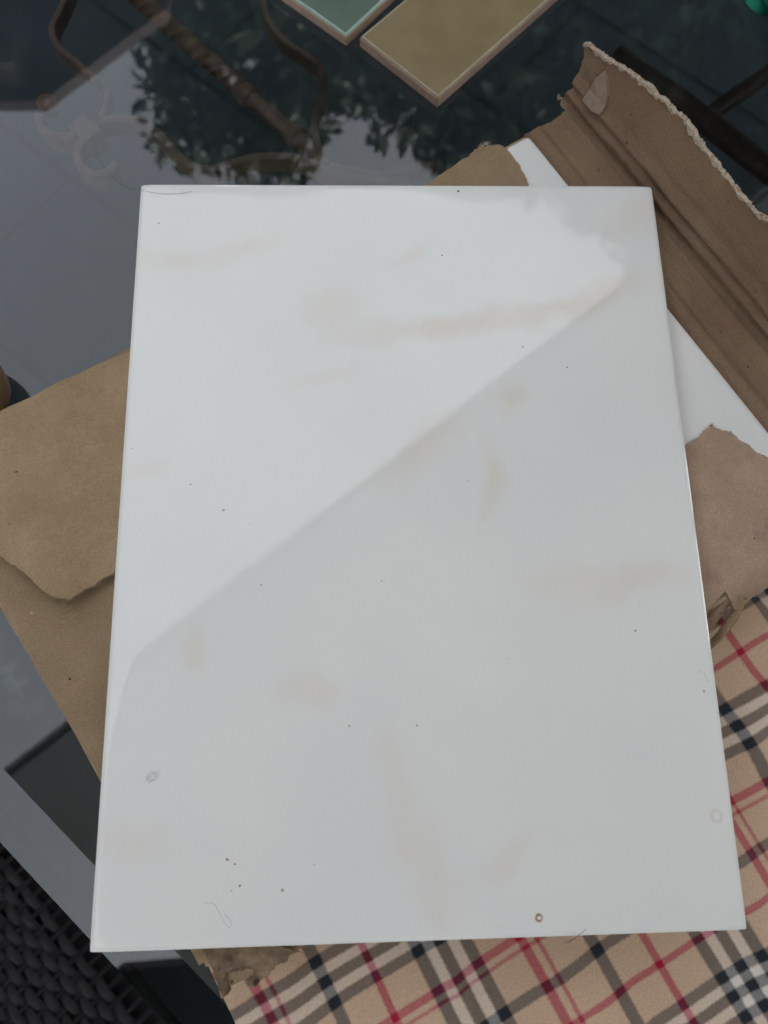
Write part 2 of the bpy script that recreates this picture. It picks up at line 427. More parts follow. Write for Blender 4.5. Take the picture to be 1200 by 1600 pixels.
MAT['black'] = simple('black_speck', (.02, .02, .02), (.04, .035, .03), 900, .8, .2)
def mat_canvas():
    b = NB('grey_green_canvas'); co = b.co(); nz = b.noise(co, 3, 4)
    col = b.mix(b.ramp(nz.outputs[0], [(.3, 0.), (.7, 1.)]), (.34, .35, .335), (.39, .40, .385))
    b.set(color=col, rough=.9); tl = b.n('ShaderNodeBsdfTranslucent'); b.l(col, tl.inputs['Color'])
    mx = b.n('ShaderNodeMixShader'); mx.inputs[0].default_value = CANVAS_T; b.l(b.b.outputs[0], mx.inputs[1]); b.l(tl.outputs[0], mx.inputs[2]); b.l(mx.outputs[0], b.out.inputs[0]); return b.m
CANVAS_T = .235
MAT['canvas'] = mat_canvas()
MAT['wood'] = simple('brown_eave_boards', (.035, .020, .018), (.06, .035, .03), 6, .7, .4)
MAT['wall'] = simple('house_render', (.20, .17, .15), (.25, .21, .18), 4, .9, .3)
MAT['bark'] = simple('bark', (.06, .045, .035), (.11, .085, .065), 8, .9, .6, .01)
MAT['leaf'] = simple('leaf', (.020, .044, .014), (.045, .080, .025), 3, .5, 0)
MAT['soil'] = simple('garden_ground', (.08, .09, .05), (.14, .13, .08), .8, .95, .3, .02)

# ------------------------------------------------------------------ ground and paving
tag(mesh_obj('ground', [(-150, -150, ZF - .03), (150, -150, ZF - .03), (150, 150, ZF - .03), (-150, 150, ZF - .03)], [(0, 1, 2, 3)], MAT['soil']), kind='structure')
TA = R_(-43.6)                         # the table and the paving run this way
ED = Vector((math.cos(TA), math.sin(TA), 0)); EN = Vector((-math.sin(TA), math.cos(TA), 0))   # along the table edge, and inwards
pave = mesh_obj('patio_floor', [Vector((0, 0, ZF - .002)) + ED * a + EN * b for a, b in ((-3.2, -3.2), (3.2, -3.2), (3.2, 3.2), (-3.2, 3.2))], [(0, 1, 2, 3)], MAT['joint'])
tag(pave, kind='structure')
FA = R_(-40.2); FD = Vector((math.cos(FA), math.sin(FA), 0)); FN = Vector((-math.sin(FA), math.cos(FA), 0))
SW, SL = .292, .90
j1 = ((at(20, 205, ZF) + at(215, 360, ZF)) / 2).dot(FN)       # a joint the photograph shows through the glass
proto = None
for i in range(-6, 6):
    for k in range(-5, 5):
        off = (.5 * SL) if i % 2 else 0
        c = FD * (k * SL + off) + FN * (j1 + (i + .5) * SW)
        if abs(c.x) > 1.9 or abs(c.y) > 1.9: continue
        if proto is None:
            bm = boxm(SL - .006, SW - .009, .022, .002); o = bm_obj('paving_slab', bm, MAT['slab'], pave); proto = o
        else:
            o = proto.copy(); COL.objects.link(o); o.parent = pave
        o.location = (c.x, c.y, ZF - .0115 + random.uniform(0, .001)); o.rotation_euler.z = FA

# ------------------------------------------------------------------ glass table with wrought iron below
tb = empty('glass_table', tuple(at(300, 900, ZF)))
tag(tb, 'dark tinted glass table with brown iron scrollwork showing through the glass', 'table')
e_in = (at(0, 1195, ZG) + at(140, 1345, ZG)) / 2; BW = .0236
def tp(a, b, z): return e_in + ED * a + EN * b + Vector((0, 0, z))
A0, A1, B1 = -.85, .95, 1.15
BT = math.tan(R_(7.5)) * BW
gv = [tp(A0, 0, 0), tp(A1, 0, 0), tp(A1, B1, 0), tp(A0, B1, 0),
      tp(A0 - BW, -BW, -BT), tp(A1 + BW, -BW, -BT), tp(A1 + BW, B1 + BW, -BT), tp(A0 - BW, B1 + BW, -BT)]
TH = .010
gv += [v.copy() for v in gv[4:8]]
for i in range(8, 12): gv[i].z = ZG - TH
gf = [(0, 1, 2, 3), (4, 5, 1, 0), (5, 6, 2, 1), (6, 7, 3, 2), (7, 4, 0, 3), (8, 9, 5, 4), (9, 10, 6, 5), (10, 11, 7, 6), (11, 8, 4, 7), (11, 10, 9, 8)]
glass = mesh_obj('glass_top', gv, gf, MAT['glass'], tb)
glass.data.materials.append(MAT['glass_edge']); glass.data.materials.append(MAT['clear'])
for i, p in enumerate(glass.data.polygons): p.material_index = 0 if i < 5 else (1 if i < 9 else 2)
ZI = ZG - .065
def ironpath(px, z=ZI): return smooth_path([at(x, y, z) for x, y in px], 7)
def strip(name, px, wd=.0055, hg=.014, z=ZI, parent=tb):
    P = ironpath(px, z)
    V, F = sweep(P, lambda i, t: [(-wd / 2, -hg), (wd / 2, -hg), (wd / 2, -.0008), (wd / 2 - .0008, 0), (-wd / 2 + .0008, 0), (-wd / 2, -.0008)])
    return mesh_obj(name, V, F, MAT['iron'], parent)
# twisted bar
P = [at(150 + (388 - 150) * k / 90, -60 + (150 + 60) * k / 90, ZI - .004) for k in range(91)]
def twist(i, t):
    a = i * .33; s = .0062
    return [(s * (math.cos(a + q * math.pi / 2)) * 1.15 + 0.0, s * (math.sin(a + q * math.pi / 2)) * 1.15) for q in range(4)]
V, F = sweep(P, twist); mesh_obj('twisted_bar', V, F, MAT['iron'], tb)
P = [at(384 + (505 - 384) * k / 10, 146 + (252 - 146) * k / 10, ZI - .004) for k in range(11)]
V, F = sweep(P, tube_prof(.0062, 10)); mesh_obj('plain_bar', V, F, MAT['iron'], tb, True)
for x, y in ((388, 150), (461, 212)):
    P = [at(x - 7, y - 6, ZI - .004), at(x, y, ZI - .004), at(x + 7, y + 6, ZI - .004)]
    V, F = sweep(P, tube_prof(.0078, 12)); mesh_obj('collar', V, F, MAT['iron'], tb, True)
strip('scroll', [(60, 178), (62, 195), (78, 207), (100, 211), (120, 206), (134, 200), (152, 189), (180, 183), (215, 187), (245, 205), (270, 233), (300, 257), (330, 262), (368, 251), (400, 243), (440, 242), (475, 248), (510, 262), (560, 276), (640, 280)])
strip('scroll', [(138, 208), (123, 225), (120, 245), (130, 262), (150, 270), (168, 265), (180, 253)])
strip('scroll', [(168, 140), (164, 160), (155, 184), (140, 202)], .004, .012)
strip('scroll', [(108, -20), (92, 15), (80, 42), (90, 70), (120, 96), (150, 122)], .0045, .012)
strip('scroll', [(405, -20), (420, 30), (450, 65), (488, 90), (505, 112), (502, 150), (491, 182), (495, 215), (508, 254)], .0045, .012)
strip('scroll', [(515, 256), (545, 262), (600, 270), (680, 250)], .0045, .012)
bmb = bmesh.new(); bmesh.ops.create_icosphere(bmb, subdivisions=3, radius=.0078)
bm_obj('scroll_ball', bmb, MAT['iron'], tb, tuple(at(75, 165, ZI - .006)), smooth=True)
P = [at(120, 192, ZI), at(148, 216, ZI)]
V, F = sweep(P, lambda i, t: [(-.007, -.016), (.007, -.016), (.007, .003), (-.007, .003)]); mesh_obj('clasp', V, F, MAT['iron'], tb)
for px, r in (([(960, 88), (1080, 172), (1230, 290)], .010), ([(1085, 195), (1150, 150), (1230, 95)], .008)):
    P = smooth_path([at(x, y, ZI - .10) for x, y in px], 5)
    V, F = sweep(P, tube_prof(r, 8)); mesh_obj('under_bar', V, F, MAT['dark_iron'], tb, True)
for a, b in ((A0 + .03, .03), (A1 - .03, .03), (A1 - .03, B1 - .03), (A0 + .03, B1 - .03)):
    p = tp(a, b, 0)
    V, F = sweep([Vector((p.x, p.y, ZG - TH)), Vector((p.x, p.y, (ZG + ZF) / 2)), Vector((p.x, p.y, ZF))], tube_prof(.014, 10), up=Vector((1, 0, 0)))
    mesh_obj('leg', V, F, MAT['iron'], tb, True)
settle(tb)

# ------------------------------------------------------------------ wicker seat in the lower left, beyond the table edge
ch = empty('wicker_chair', (0, 0, 0)); ZC = -.50
tag(ch, 'dark brown woven wicker chair seat below the table edge, lower left corner', 'chair')
wa = R_(-47); WD = Vector((math.cos(wa), math.sin(wa), 0)); WN = Vector((-math.sin(wa), math.cos(wa), 0))
wc = at(60, 1400, ZC) - WN * .252 - Vector((0, 0, 0)) + WD * .06 + WN * .035
PITCH = .0100
for j in range(-21, 22):
    P = []
    for k in range(0, 141):
        s = -.30 + .6 * k / 140
        ph = math.pi * s / .014 + (math.pi if j % 2 else 0)
        P.append(wc + WD * s + WN * (j * PITCH + .0022 * vnoise(s * 25, j * 7.7, 5)) + Vector((0, 0, .0020 * math.sin(ph) + .0008 * vnoise(s * 40, j * 3.3, 2))))
    V, F = sweep(P, lambda i, t: [(-.0044, -.001), (0, -.0015), (.0044, -.001), (.0044, .001), (.0, .0015), (-.0044, .001)])
    mesh_obj('strand', V, F, MAT['wicker'], ch, True)
for k in range(-21, 21):
    s = (k + .5) * .014
    P = [wc + WD * s + WN * (-.21 + .44 * q / 3) for q in range(4)]
    V, F = sweep(P, tube_prof(.0024, 6)); mesh_obj('stake', V, F, MAT['wicker'], ch, True)
bm = boxm(.60, .44, .02, .006); bm_obj('seat_board', bm, MAT['wicker'], ch, tuple(wc + WN * .01 - Vector((0, 0, .03))), wa)
for a, b in ((-.28, -.19), (.28, -.19), (.28, .2), (-.28, .2)):
    p = wc + WD * a + WN * b
    V, F = sweep([Vector((p.x, p.y, ZC - .03)), Vector((p.x, p.y, (ZC + ZF) / 2)), Vector((p.x, p.y, ZF))], tube_prof(.016, 10), up=Vector((1, 0, 0)))
    mesh_obj('leg', V, F, MAT['wicker'], ch, True)
ch.location = (wc.x, wc.y, ZF); settle(ch)

# ------------------------------------------------------------------ plaid cloth
def cloth_z(x, y):
    d = fbm(x * 16, y * 16, 5, 3)
    f = math.exp(-((x * .8 + y * .6 - .115) / .012) ** 2) * .0022 * (1 if y > -.16 else .3)
    g = max(0, math.sin((x * .95 + y * .3) * 95 + 2 * vnoise(x * 20, y * 20, 9))) ** 4 * .0012
    return ZG + .0060 + .0028 * d + f + 2.6 * g
cl_px = [(300, 1440), (318, 1488), (350, 1553), (372, 1603), (410, 1690), (900, 1720), (1420, 1640), (1480, 1200), (1440, 760), (1250, 840), (1000, 1020), (760, 1180), (520, 1330)]
cl_poly = [tuple(at(x, y, ZG + .003)[:2]) for x, y in cl_px]
cloth = sheet('plaid_cloth', cl_poly, .0042, lambda x, y: (x, y, cloth_z(x, y)), .0012, MAT['plaid'],
              uvf=lambda x, y: (.15 + .8487 * x + .4477 * y + .0018 * vnoise(x * 22, y * 22, 2), -.2098 + .5258 * x - 1.0024 * y + .0018 * vnoise(x * 22, y * 22, 4)))
tag(cloth, 'beige plaid cotton cloth with red, grey and white stripes under the carton', 'cloth')

# ------------------------------------------------------------------ tiles
def tile_mesh(name, W, H, T, drop, zone, mat, seg=9, drop_y=.0002):
    """a pressed wall tile: glazed face that rolls down at its edges, square biscuit sides"""
    def ax(L):
        h = L / 2; a = [-h + zone * (k / seg) ** 1.3 for k in range(seg + 1)]
        mid = [-h + zone + (L - 2 * zone) * k / 12 for k in range(1, 12)]
        return a + mid + [-v for v in reversed(a)]
    X, Y = ax(W), ax(H); nx, ny = len(X), len(Y); V, F = [], []
    def prof(d, dr): return dr * max(0, 1 - d / zone) ** 2.4 + .0005 * max(0, 1 - d / .0017) ** 2.0
    for y in Y:
        for x in X:
            V.append((x, y, -prof(W / 2 - abs(x), drop) - prof(H / 2 - abs(y), drop_y)))
    for j in range(ny - 1):
        for i in range(nx - 1):
            F.append((j * nx + i, j * nx + i + 1, (j + 1) * nx + i + 1, (j + 1) * nx + i))
    ring = [i for i in range(nx)] + [j * nx + nx - 1 for j in range(1, ny)] + [(ny - 1) * nx + i for i in range(nx - 2, -1, -1)] + [j * nx for j in range(ny - 2, 0, -1)]
    k0 = len(V); nt = len(F)
    for i in ring: V.append(V[i])
    for i in ring: V.append((V[i][0] * (1 - .0012 / W), V[i][1] * (1 - .0012 / H), -T))
    m = len(ring)
    for q in range(m): F.append((k0 + m + q, k0 + m + (q + 1) % m, k0 + (q + 1) % m, k0 + q))
    F.append(tuple(k0 + m + q for q in range(m))[::-1])
    o = mesh_obj(name, V, F, mat); o.data.materials.append(MAT['biscuit'])
    for i, p in enumerate(o.data.polygons):
        p.use_smooth = i < nt; p.material_index = 0 if i < nt else 1
    return o
main = tile_mesh('marble_tile', .25, .333, .008, .00045, .0105, MAT['marble'])
tag(main, 'large white marble-look wall tile with faint beige veins lying across the torn carton', 'tile')

# box frame: corner T of the tile inside, short side towards R, long side towards L
zt = -.0165
ang = R_(-58.2); T = at(822, 207, zt) + Vector((math.cos(ang), math.sin(ang), 0)) * .0024
SH = Vector((math.cos(ang), math.sin(ang), 0)); LO = Vector((SH.y, -SH.x, 0))    # LO points down-left
SD, LD = .245, .333
ic = T + SH * (SD / 2) + LO * (LD / 2)
inner = bpy.data.objects.new('white_tile', main.data.copy()); COL.objects.link(inner)
inner.scale.x = SD / .25; inner.location = ic; inner.rotation_euler.z = math.atan2(SH.y, SH.x)
tag(inner, 'white glazed tile inside the carton, showing beside the raised cardboard flap', 'tile')
zbot_tiles = zt - .008

# ------------------------------------------------------------------ the torn carton
box = empty('cardboard_carton', (ic.x, ic.y, ZG + .004))
tag(box, 'torn brown cardboard carton of tiles lying open under the big white tile', 'carton')
BM = .0004; WT = .0020; ZT = -.0125            # clearance, wall thickness, top of the carton's lid
def bp(s, l, z): return T + SH * s + LO * l + Vector((0, 0, z - T.z))
def slab(name, s0, s1, l0, l1, z0, z1, mat):
    V = [bp(s, l, z) for z in (z0, z1) for s, l in ((s0, l0), (s1, l0), (s1, l1), (s0, l1))]
    F = [(0, 1, 2, 3), (7, 6, 5, 4), (1, 0, 4, 5), (2, 1, 5, 6), (3, 2, 6, 7), (0, 3, 7, 4)]
    return mesh_obj(name, V, F, mat, box)
zb = ZG + .0045
a0, a1, b0, b1 = -BM, SD + BM, -BM, LD + BM
slab('wall', a0 - WT, a0, b0 - WT, b1 + WT, zb, ZT - .0070, MAT['card'])           # long side towards the upper left
slab('wall', a1, a1 + WT, b0 - WT, b1 + WT, zb, ZT - .0045, MAT['card'])
slab('wall', a0, a1, b0 - WT, b0, zb, ZT - .0070, MAT['card_in_shaded'])
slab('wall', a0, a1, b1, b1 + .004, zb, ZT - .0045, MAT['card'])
slab('base', a0, a1, b0, b1, zb, zb + .0035, MAT['card_in_shaded'])
slab('packing_pad', .004, SD - .004, .004, LD - .004, zb + .0037, zbot_tiles - .0002, MAT['card'])
def pxz(L, z): return [tuple(at(x, y, z)[:2]) for x, y in L]
# lid that is still closed, lower left, with its torn end at the top
lid_px = [(-139, 716), (300, 492), (560, 345), (668, 284), (700, 262), (726, 243), (746, 228), (764, 221), (782, 221), (794, 229), (803, 245), (814, 262), (827, 286), (850, 335), (800, 520), (640, 800), (760, 1030), (900, 1170), (445, 1500), (352, 1546)]
LT = (at(-139, 716, ZT), at(668, 284, ZT))
def lid_z(x, y):
    n = Vector((-(LT[1] - LT[0]).y, (LT[1] - LT[0]).x)).normalized()
    d = -(Vector((x, y)) - LT[0].xy).dot(n)                    # distance inwards from the folded edge
    z = ZT - .0010 * max(0, 1 - max(d, 0) / .008) ** 2
    z += .0007 * fbm(x * 40, y * 40, 1, 3) - .0008
    p = at(760, 240, ZT); q = (Vector((x, y)) - p.xy).length
    return z - .0006 * math.exp(-(q / .012) ** 2)
sheet('lid', pxz(lid_px, ZT), .006, lambda x, y: (x, y, lid_z(x, y)), .0032, MAT['card_top'], box, ragged=(4, 5, 6, 7, 8, 9, 10, 11, 12, 13, 14, 15, 16), amp=.0006, edge_mat=MAT['torn_dark'])
# piece of the lid folded back over it, left of the big tile
ZB = -.0088
fl_px = [(-70, 672), (0, 637), (100, 589), (150, 566), (205, 543), (300, 497), (310, 780), (290, 842), (240, 865), (192, 889), (176, 897), (163, 903), (150, 916), (136, 921), (124, 930), (112, 938), (94, 936), (80, 930), (62, 915), (35, 893), (8, 872), (-70, 822)]
f0, f1 = at(0, 637, ZB).xy, at(205, 543, ZB).xy; fn = Vector((-(f1 - f0).y, (f1 - f0).x)).normalized()
corner = at(105, 938, ZB).xy
def flap_z(x, y):
    p = Vector((x, y)); d = -(p - f0).dot(fn)
    z = ZB - .0026 * max(0, 1 - max(d, 0) / .011) ** 2
    m = max(0, min(1, (-.124 - x) / .02))                      # lies flat where the tile presses on it
    z += m * (.0014 * fbm(x * 30, y * 30, 8, 3) + .0007 * abs(vnoise(x * 75 + y * 30, y * 60, 14)) + .0032 * max(0, 1 - (p - corner).length / .055))
    z -= .0012 * math.exp(-(((p - at(195, 615, ZB).xy).dot(Vector((.5, -.86)))) / .0025) ** 2) * max(0, 1 - (p - at(195, 615, ZB).xy).length / .02)
    return z
sheet('folded_flap', pxz(fl_px, ZB), .0042, lambda x, y: (x, y, flap_z(x, y)), .0024, MAT['card'], box, ragged=tuple(range(7, 21)), amp=.0005, edge_mat=MAT['torn_dark'])
# torn rest of the lid on the right
rt_px = [(1000, 760), (1075, 692), (1084, 686), (1094, 681), (1103, 671), (1115, 660), (1121, 667), (1132, 671), (1146, 672), (1160, 686), (1180, 699), (1200, 712), (1262, 745), (1330, 832), (1199, 924), (1168, 946), (1160, 950), (1150, 938), (1136, 920), (1122, 938), (1106, 962), (1080, 985), (1000, 1040)]
def rt_z(x, y):
    p = Vector((x, y)); b = at(1330, 832, ZT).xy; a = at(1110, 985, ZT).xy; n = Vector((-(b - a).y, (b - a).x)).normalized()
    d = (p - a).dot(n)
    z = ZT - .0016 - .006 * max(0, 1 - max(d, 0) / .014) ** 2 + .0005 * fbm(x * 50, y * 50, 11, 3)
    return z
sheet('torn_lid_piece', pxz(rt_px, ZT), .0042, lambda x, y: (x, y, rt_z(x, y)), .0022, MAT['card_pink'], box, ragged=tuple(range(0, 12)) + (14, 15, 16, 17, 18, 19, 20), amp=.0006, edge_mat=MAT['torn_dark'])
# curled tongue of torn liner hanging down beside it
for px, z0, z1, wl, mt in (([(1142, 922), (1126, 945), (1106, 975), (1090, 1000)], -.017, -.034, .0085, 'card_pink'), ([(1162, 934), (1150, 962), (1130, 990), (1112, 1008), (1085, 1024)], -.016, -.040, .0042, 'card')):
    P = [at(x, y, z0 + (z1 - z0) * i / (len(px) - 1)) for i, (x, y) in enumerate(px)]
    P = smooth_path(P, 6)
    V, F = sweep(P, lambda i, t: [(wl * (q / 6 - .5) * (1 - .25 * t), .0022 * math.cos((q / 6 - .5) * 4.2) + .0003 * math.sin(i * 1.7 + q)) for q in range(7)] + [(wl * (q / 6 - .5) * (1 - .25 * t), .0022 * math.cos((q / 6 - .5) * 4.2) - .0008) for q in range(6, -1, -1)])
    mesh_obj('torn_tongue', V, F, MAT[mt], box, True)
# crushed corner at the bottom
cr_px = [(318, 1474), (328, 1500), (340, 1528), (351, 1552), (360, 1540), (370, 1522), (384, 1528), (398, 1541), (412, 1522), (440, 1502), (470, 1484), (420, 1470)]
def cr_z(x, y):
    v = fbm(x * 120, y * 120, 21, 3); rg_ = 1 - abs(vnoise(x * 170 + .8 * v, y * 130 + .5 * v, 33)) * 2
    edge = max(0, -.1755 - y)                                   # lies under the big tile further up
    return -.0112 + min(1, edge / .006) * (.0046 * rg_ + .0016 * v) - .35 * edge
sheet('crushed_corner', pxz(cr_px, -.014), .0013, lambda x, y: (x, y, cr_z(x, y)), .0009, MAT['card_grime'], box, ragged=tuple(range(3, 10)), amp=.0009, edge_mat=MAT['torn_dark'])

# raised flap on the upper right: a strip with creases, then a board leaning outwards
PH = R_(78)
w0 = at(1047, 488, zt); OUT = -LO.copy()
OUT = Vector((-SH.y, SH.x, 0));
if OUT.dot(at(1150, 250, 0) - w0) < 0: OUT = -OUT
OUT.z = 0; U1 = .0275
PR = [(0, -.0185), (.0020, -.0150), (.0052, -.0128), (.0075, -.0150), (.0100, -.0172), (.0165, -.0160), (.0215, -.0146), (.0238, -.0128), (.0262, -.0140), (U1, -.0142)]
fb0 = w0 + OUT * U1; fb0.z = -.0142
FU = OUT * math.cos(PH) + Vector((0, 0, math.sin(PH))); FNN = SH.cross(FU).normalized()
WL = []; acc = 0
for i, (u, z) in enumerate(PR):
    if i: acc += math.hypot(u - PR[i - 1][0], z - PR[i - 1][1])
    WL.append(acc)
W1 = acc
def lean(s, wv):
    if wv <= W1:
        wv = max(wv, 0)
        for i in range(len(WL) - 1):
            if wv <= WL[i + 1]:
                f = (wv - WL[i]) / (WL[i + 1] - WL[i]); f2 = f * f * (3 - 2 * f) * .6 + f * .4
                u = PR[i][0] * (1 - f) + PR[i + 1][0] * f; z = PR[i][1] * (1 - f2) + PR[i + 1][1] * f2
                break
        base = w0 + SH * s + OUT * u; base.z = z + .0004 * vnoise(s * 60, wv * 300, 6)
        return base
    d = wv - W1
    p = fb0 + SH * s + FU * d
    tent = lambda c, w_: max(0, 1 - abs(d - c) / w_)
    rip = .0019 * tent(.0050, .0018) - .0013 * tent(.0080, .0017) + .0013 * tent(.0115, .0020) - .0006 * tent(.0172, .0016) + .0004 * tent(.0218, .0024)
    rip *= .7 + .5 * vnoise(s * 28, 4, 7)
    bow = -.0016 * math.sin(min(1, d / .05) * math.pi)
    return p - FNN * 0 + (FNN * (-1 if FNN.z < 0 else 1)) * (rip + bow + .0006 * fbm(s * 45, d * 45, 12, 2) * min(1, d / .01))
def sw_flap(px, py):
    p = at_plane(px, py, fb0, FNN); v = p - fb0
    return (v.dot(SH), W1 + max(v.dot(FU), 0))
def sw_base(px, py, i):
    z = PR[i][1]; p = at(px, py, z); v = p - w0
    return (v.dot(SH), WL[i])
ends = [(827, 207, 0), (833, 202, 2), (840, 199, 4), (848, 196, 6), (851, 190, 8)]
flap_top = [(853, 185), (868, 172), (882, 151), (893, 135), (898, 118), (906, 96), (910, 68), (926, 78), (946, 92), (966, 102), (985, 116), (1000, 128), (1014, 136), (1022, 150), (1036, 158), (1052, 176), (1066, 186), (1082, 206), (1096, 226), (1104, 240), (1116, 250), (1126, 268), (1140, 285), (1152, 303), (1166, 318), (1180, 335), (1200, 348), (1262, 410)]
FL = [sw_base(*e) for e in ends] + [sw_flap(*p) for p in flap_top]
ne = len(ends)
FL += [sw_flap(1330, 470), sw_flap(1420, 560)]
sE = FL[-1][0] + .01
poly = FL + [(sE, W1), (sE, 0)]
flap = sheet('raised_flap', poly, .0018, lambda s, wv: lean(s, wv), .0017, MAT['card_in_shaded'], box, ragged=tuple(range(ne + 6, len(FL) - 1)) + tuple(range(0, ne + 6)), amp=.0006, edge_mat=MAT['torn_dark'])
# torn light edge of the board and its loose fibres
Vt, Ft = [], []
def tuft(p, d, side, L, wd):
    k = len(Vt); Vt.extend([p - side * wd, p + side * wd, p + d * L + side * wd * .3]); Ft.append((k, k + 1, k + 2))
UPN = FNN * (-1 if FNN.z < 0 else 1)
top_sw = [sw_flap(*p) for p in flap_top[6:]]
rib_V, rib_F = [], []; prev = None
for i in range(len(top_sw) - 1):
    (sa, wa_), (sb, wb) = top_sw[i], top_sw[i + 1]; L = math.hypot(sb - sa, wb - wa_); m = max(2, int(L / .0009))
    for k in range(m):
        f = k / m; s = sa + (sb - sa) * f; wv = wa_ + (wb - wa_) * f
        p = lean(s, wv); wd = .0016 * max(0, vnoise(s * 150, 3, 5)) ** 1.4 + .0012 * max(0, vnoise(s * 520, 8, 6)) + random.uniform(0, .00035)
        o_ = .0006 * random.uniform(-1, 1)
        a = p + FU * (.0007 + o_) - UPN * .0010; b = p - FU * wd * 1.2 + UPN * (.0005 + .0003 * random.random()); c = p + FU * (.0003 + o_) + UPN * (.0008 + .0006 * random.random())
        rib_V.extend([a, c, b]); q = len(rib_V) - 3
        if q: rib_F.extend([(q - 3, q - 2, q + 1, q), (q - 2, q - 1, q + 2, q + 1)])
        for _ in range(3):
            d = (FU * random.uniform(-.2, 1) + SH * random.uniform(-1, 1) + UPN * random.uniform(-.2, 1)).normalized()
            tuft(p + UPN * .0004, d, SH, random.choice((.0005, .0009, .0014, .0026)) * random.uniform(.6, 1.2), random.uniform(.0001, .00026))
rb = mesh_obj('torn_edge', rib_V, rib_F, MAT['torn'], box)
def fibres(polyline, z, n, zf):
    for (x0, y0), (x1, y1) in zip(polyline[:-1], polyline[1:]):
        for _ in range(n):
            f = random.random(); p = at(x0 + (x1 - x0) * f, y0 + (y1 - y0) * f, z); p.z = zf(p.x, p.y) - .0008
            d = Vector((random.uniform(-1, 1), random.uniform(-1, 1), random.uniform(-.3, .6))).normalized()
            tuft(p, d, Vector((d.y, -d.x, 0)), random.uniform(.0004, .0013), random.uniform(.0001, .0002))
fibres(fl_px[8:19], ZB, 26, flap_z); fibres(lid_px[3:13], ZT, 16, lid_z); fibres(rt_px[1:11], ZT, 20, rt_z); fibres(rt_px[14:21], ZT, 26, rt_z)
for x, y in ((756, 222), (752, 226), (760, 219)):
    for _ in range(25):
        p = at(x, y, ZT); p.z = lid_z(p.x, p.y) - .001; d = Vector((random.uniform(-1, .8), random.uniform(0, 1), random.uniform(0, .6))).normalized(); tuft(p, d, Vector((d.y, -d.x, 0)), random.uniform(.001, .003), .00016)
tag(mesh_obj('torn_fibres', Vt, Ft, MAT['torn'], box), kind='stuff')
# scar where the top paper was peeled off the raised flap
sc_px = [(945, 110), (950, 128), (951, 150), (946, 166), (940, 178), (930, 172), (920, 163), (913, 155), (922, 140), (932, 122)]
Vs = [lean(*sw_flap(*p)) + UPN * .0021 for p in sc_px]; cen = sum(Vs, Vector()) / len(Vs)
mesh_obj('peeled_scar', Vs + [cen] + [v - UPN * .0036 for v in Vs], [(i, (i + 1) % 10, 10) for i in range(10)] + [(i, 11 + i, 11 + (i + 1) % 10, (i + 1) % 10) for i in range(10)], MAT['patch'], box)
settle(box)

# ------------------------------------------------------------------ the two small tiles at the top
def small_tile(name, label, corner_px, ang_l, ang_r, wl, wr, glaze, rim, zt0):
    r = empty(name); tag(r, label, 'tile', 'small coloured tiles on the glass')
    c = at(*corner_px, zt0 + .008); c.z = zt0
    a = Vector((math.cos(R_(ang_l)), math.sin(R_(ang_l)), 0)); b = Vector((-a.y, a.x, 0))
    if b.y < 0: b = -b
    def prism(nm, i0, z0, z1, i1, mat, bw=0):
        V = []
        for z, ii in ((z0, i0), (z1, i1)):
            for s, l in ((ii, ii), (wl - ii, ii), (wl - ii, wr - ii), (ii, wr - ii)): V.append(c + a * s + b * l + Vector((0, 0, z)))
        fc = [(0, 1, 2, 3), (7, 6, 5, 4), (1, 0, 4, 5), (2, 1, 5, 6), (3, 2, 6, 7), (0, 3, 7, 4)]
        bm = bmesh.new(); vv = [bm.verts.new(v) for v in V]
        for f in fc: bm.faces.new([vv[i] for i in f])
        bmesh.ops.recalc_face_normals(bm, faces=bm.faces[:])
        if bw: bmesh.ops.bevel(bm, geom=bm.edges[:], offset=bw, segments=2, affect='EDGES')
        return bm_obj(nm, bm, mat, r)
    prism('body', 0, 0, .0066, .0002, MAT['terra'], .0005)
    prism('glaze_rim', .0003, .0064, .0077, .0010, rim, .0003)
    prism('glaze', .0016, .0070, .0080, .0020, glaze, .0002)
    r.location = c; settle(r); return r
small_tile('mustard_tile', 'mustard yellow glazed terracotta tile on the glass near the top edge', (685, 153), 135.8, 41, .0655, .20, MAT['mustard_glaze'], MAT['pale_rim'], ZG + .0003)
small_tile('green_tile', 'sage green glazed tile overlapping the frame top, left of the mustard tile', (541, 56), 139.2, 43, .0655, .20, MAT['green_glaze'], MAT['green_rim'], ZG + .0003)

# ------------------------------------------------------------------ green cloth (top right) and tan dish (left edge)
gc = at(1262, -42, ZG); V, F = [], []
NA, NR = 72, 22
for j in range(NR + 1):
    f = j / NR
    for i in range(NA):
        t = 2 * math.pi * i / NA
        rr = .052 * (1 + .10 * math.sin(3 * t + 1) + .06 * math.sin(7 * t)) * (1 - f ** 2.2) ** .5 if f < 1 else 0
        h = .034 * f
        rr *= 1 + .08 * math.sin(6 * t + 5 * f) + .04 * vnoise(t * 6, f * 8, 3)
        V.append((gc.x + rr * math.cos(t), gc.y + rr * math.sin(t), ZG + .0005 + h + .003 * vnoise(math.cos(t) * rr * 90, math.sin(t) * rr * 90, 6) * f))
for j in range(NR):
    for i in range(NA): F.append((j * NA + i, j * NA + (i + 1) % NA, (j + 1) * NA + (i + 1) % NA, (j + 1) * NA + i))
tag(mesh_obj('green_cloth', V, F, MAT['emerald'], smooth=True), 'crumpled emerald green cloth at the top right corner of the frame', 'cloth')
dc = at(-35, 624, ZG); prof = [(0, .001), (.014, .001), (.017, .0), (.0195, .004), (.0212, .012), (.0214, .020), (.0202, .026), (.0192, .028), (.0180, .027), (.0190, .019), (.0186, .011), (.016, .005), (0, .004)]
V, F = [], []
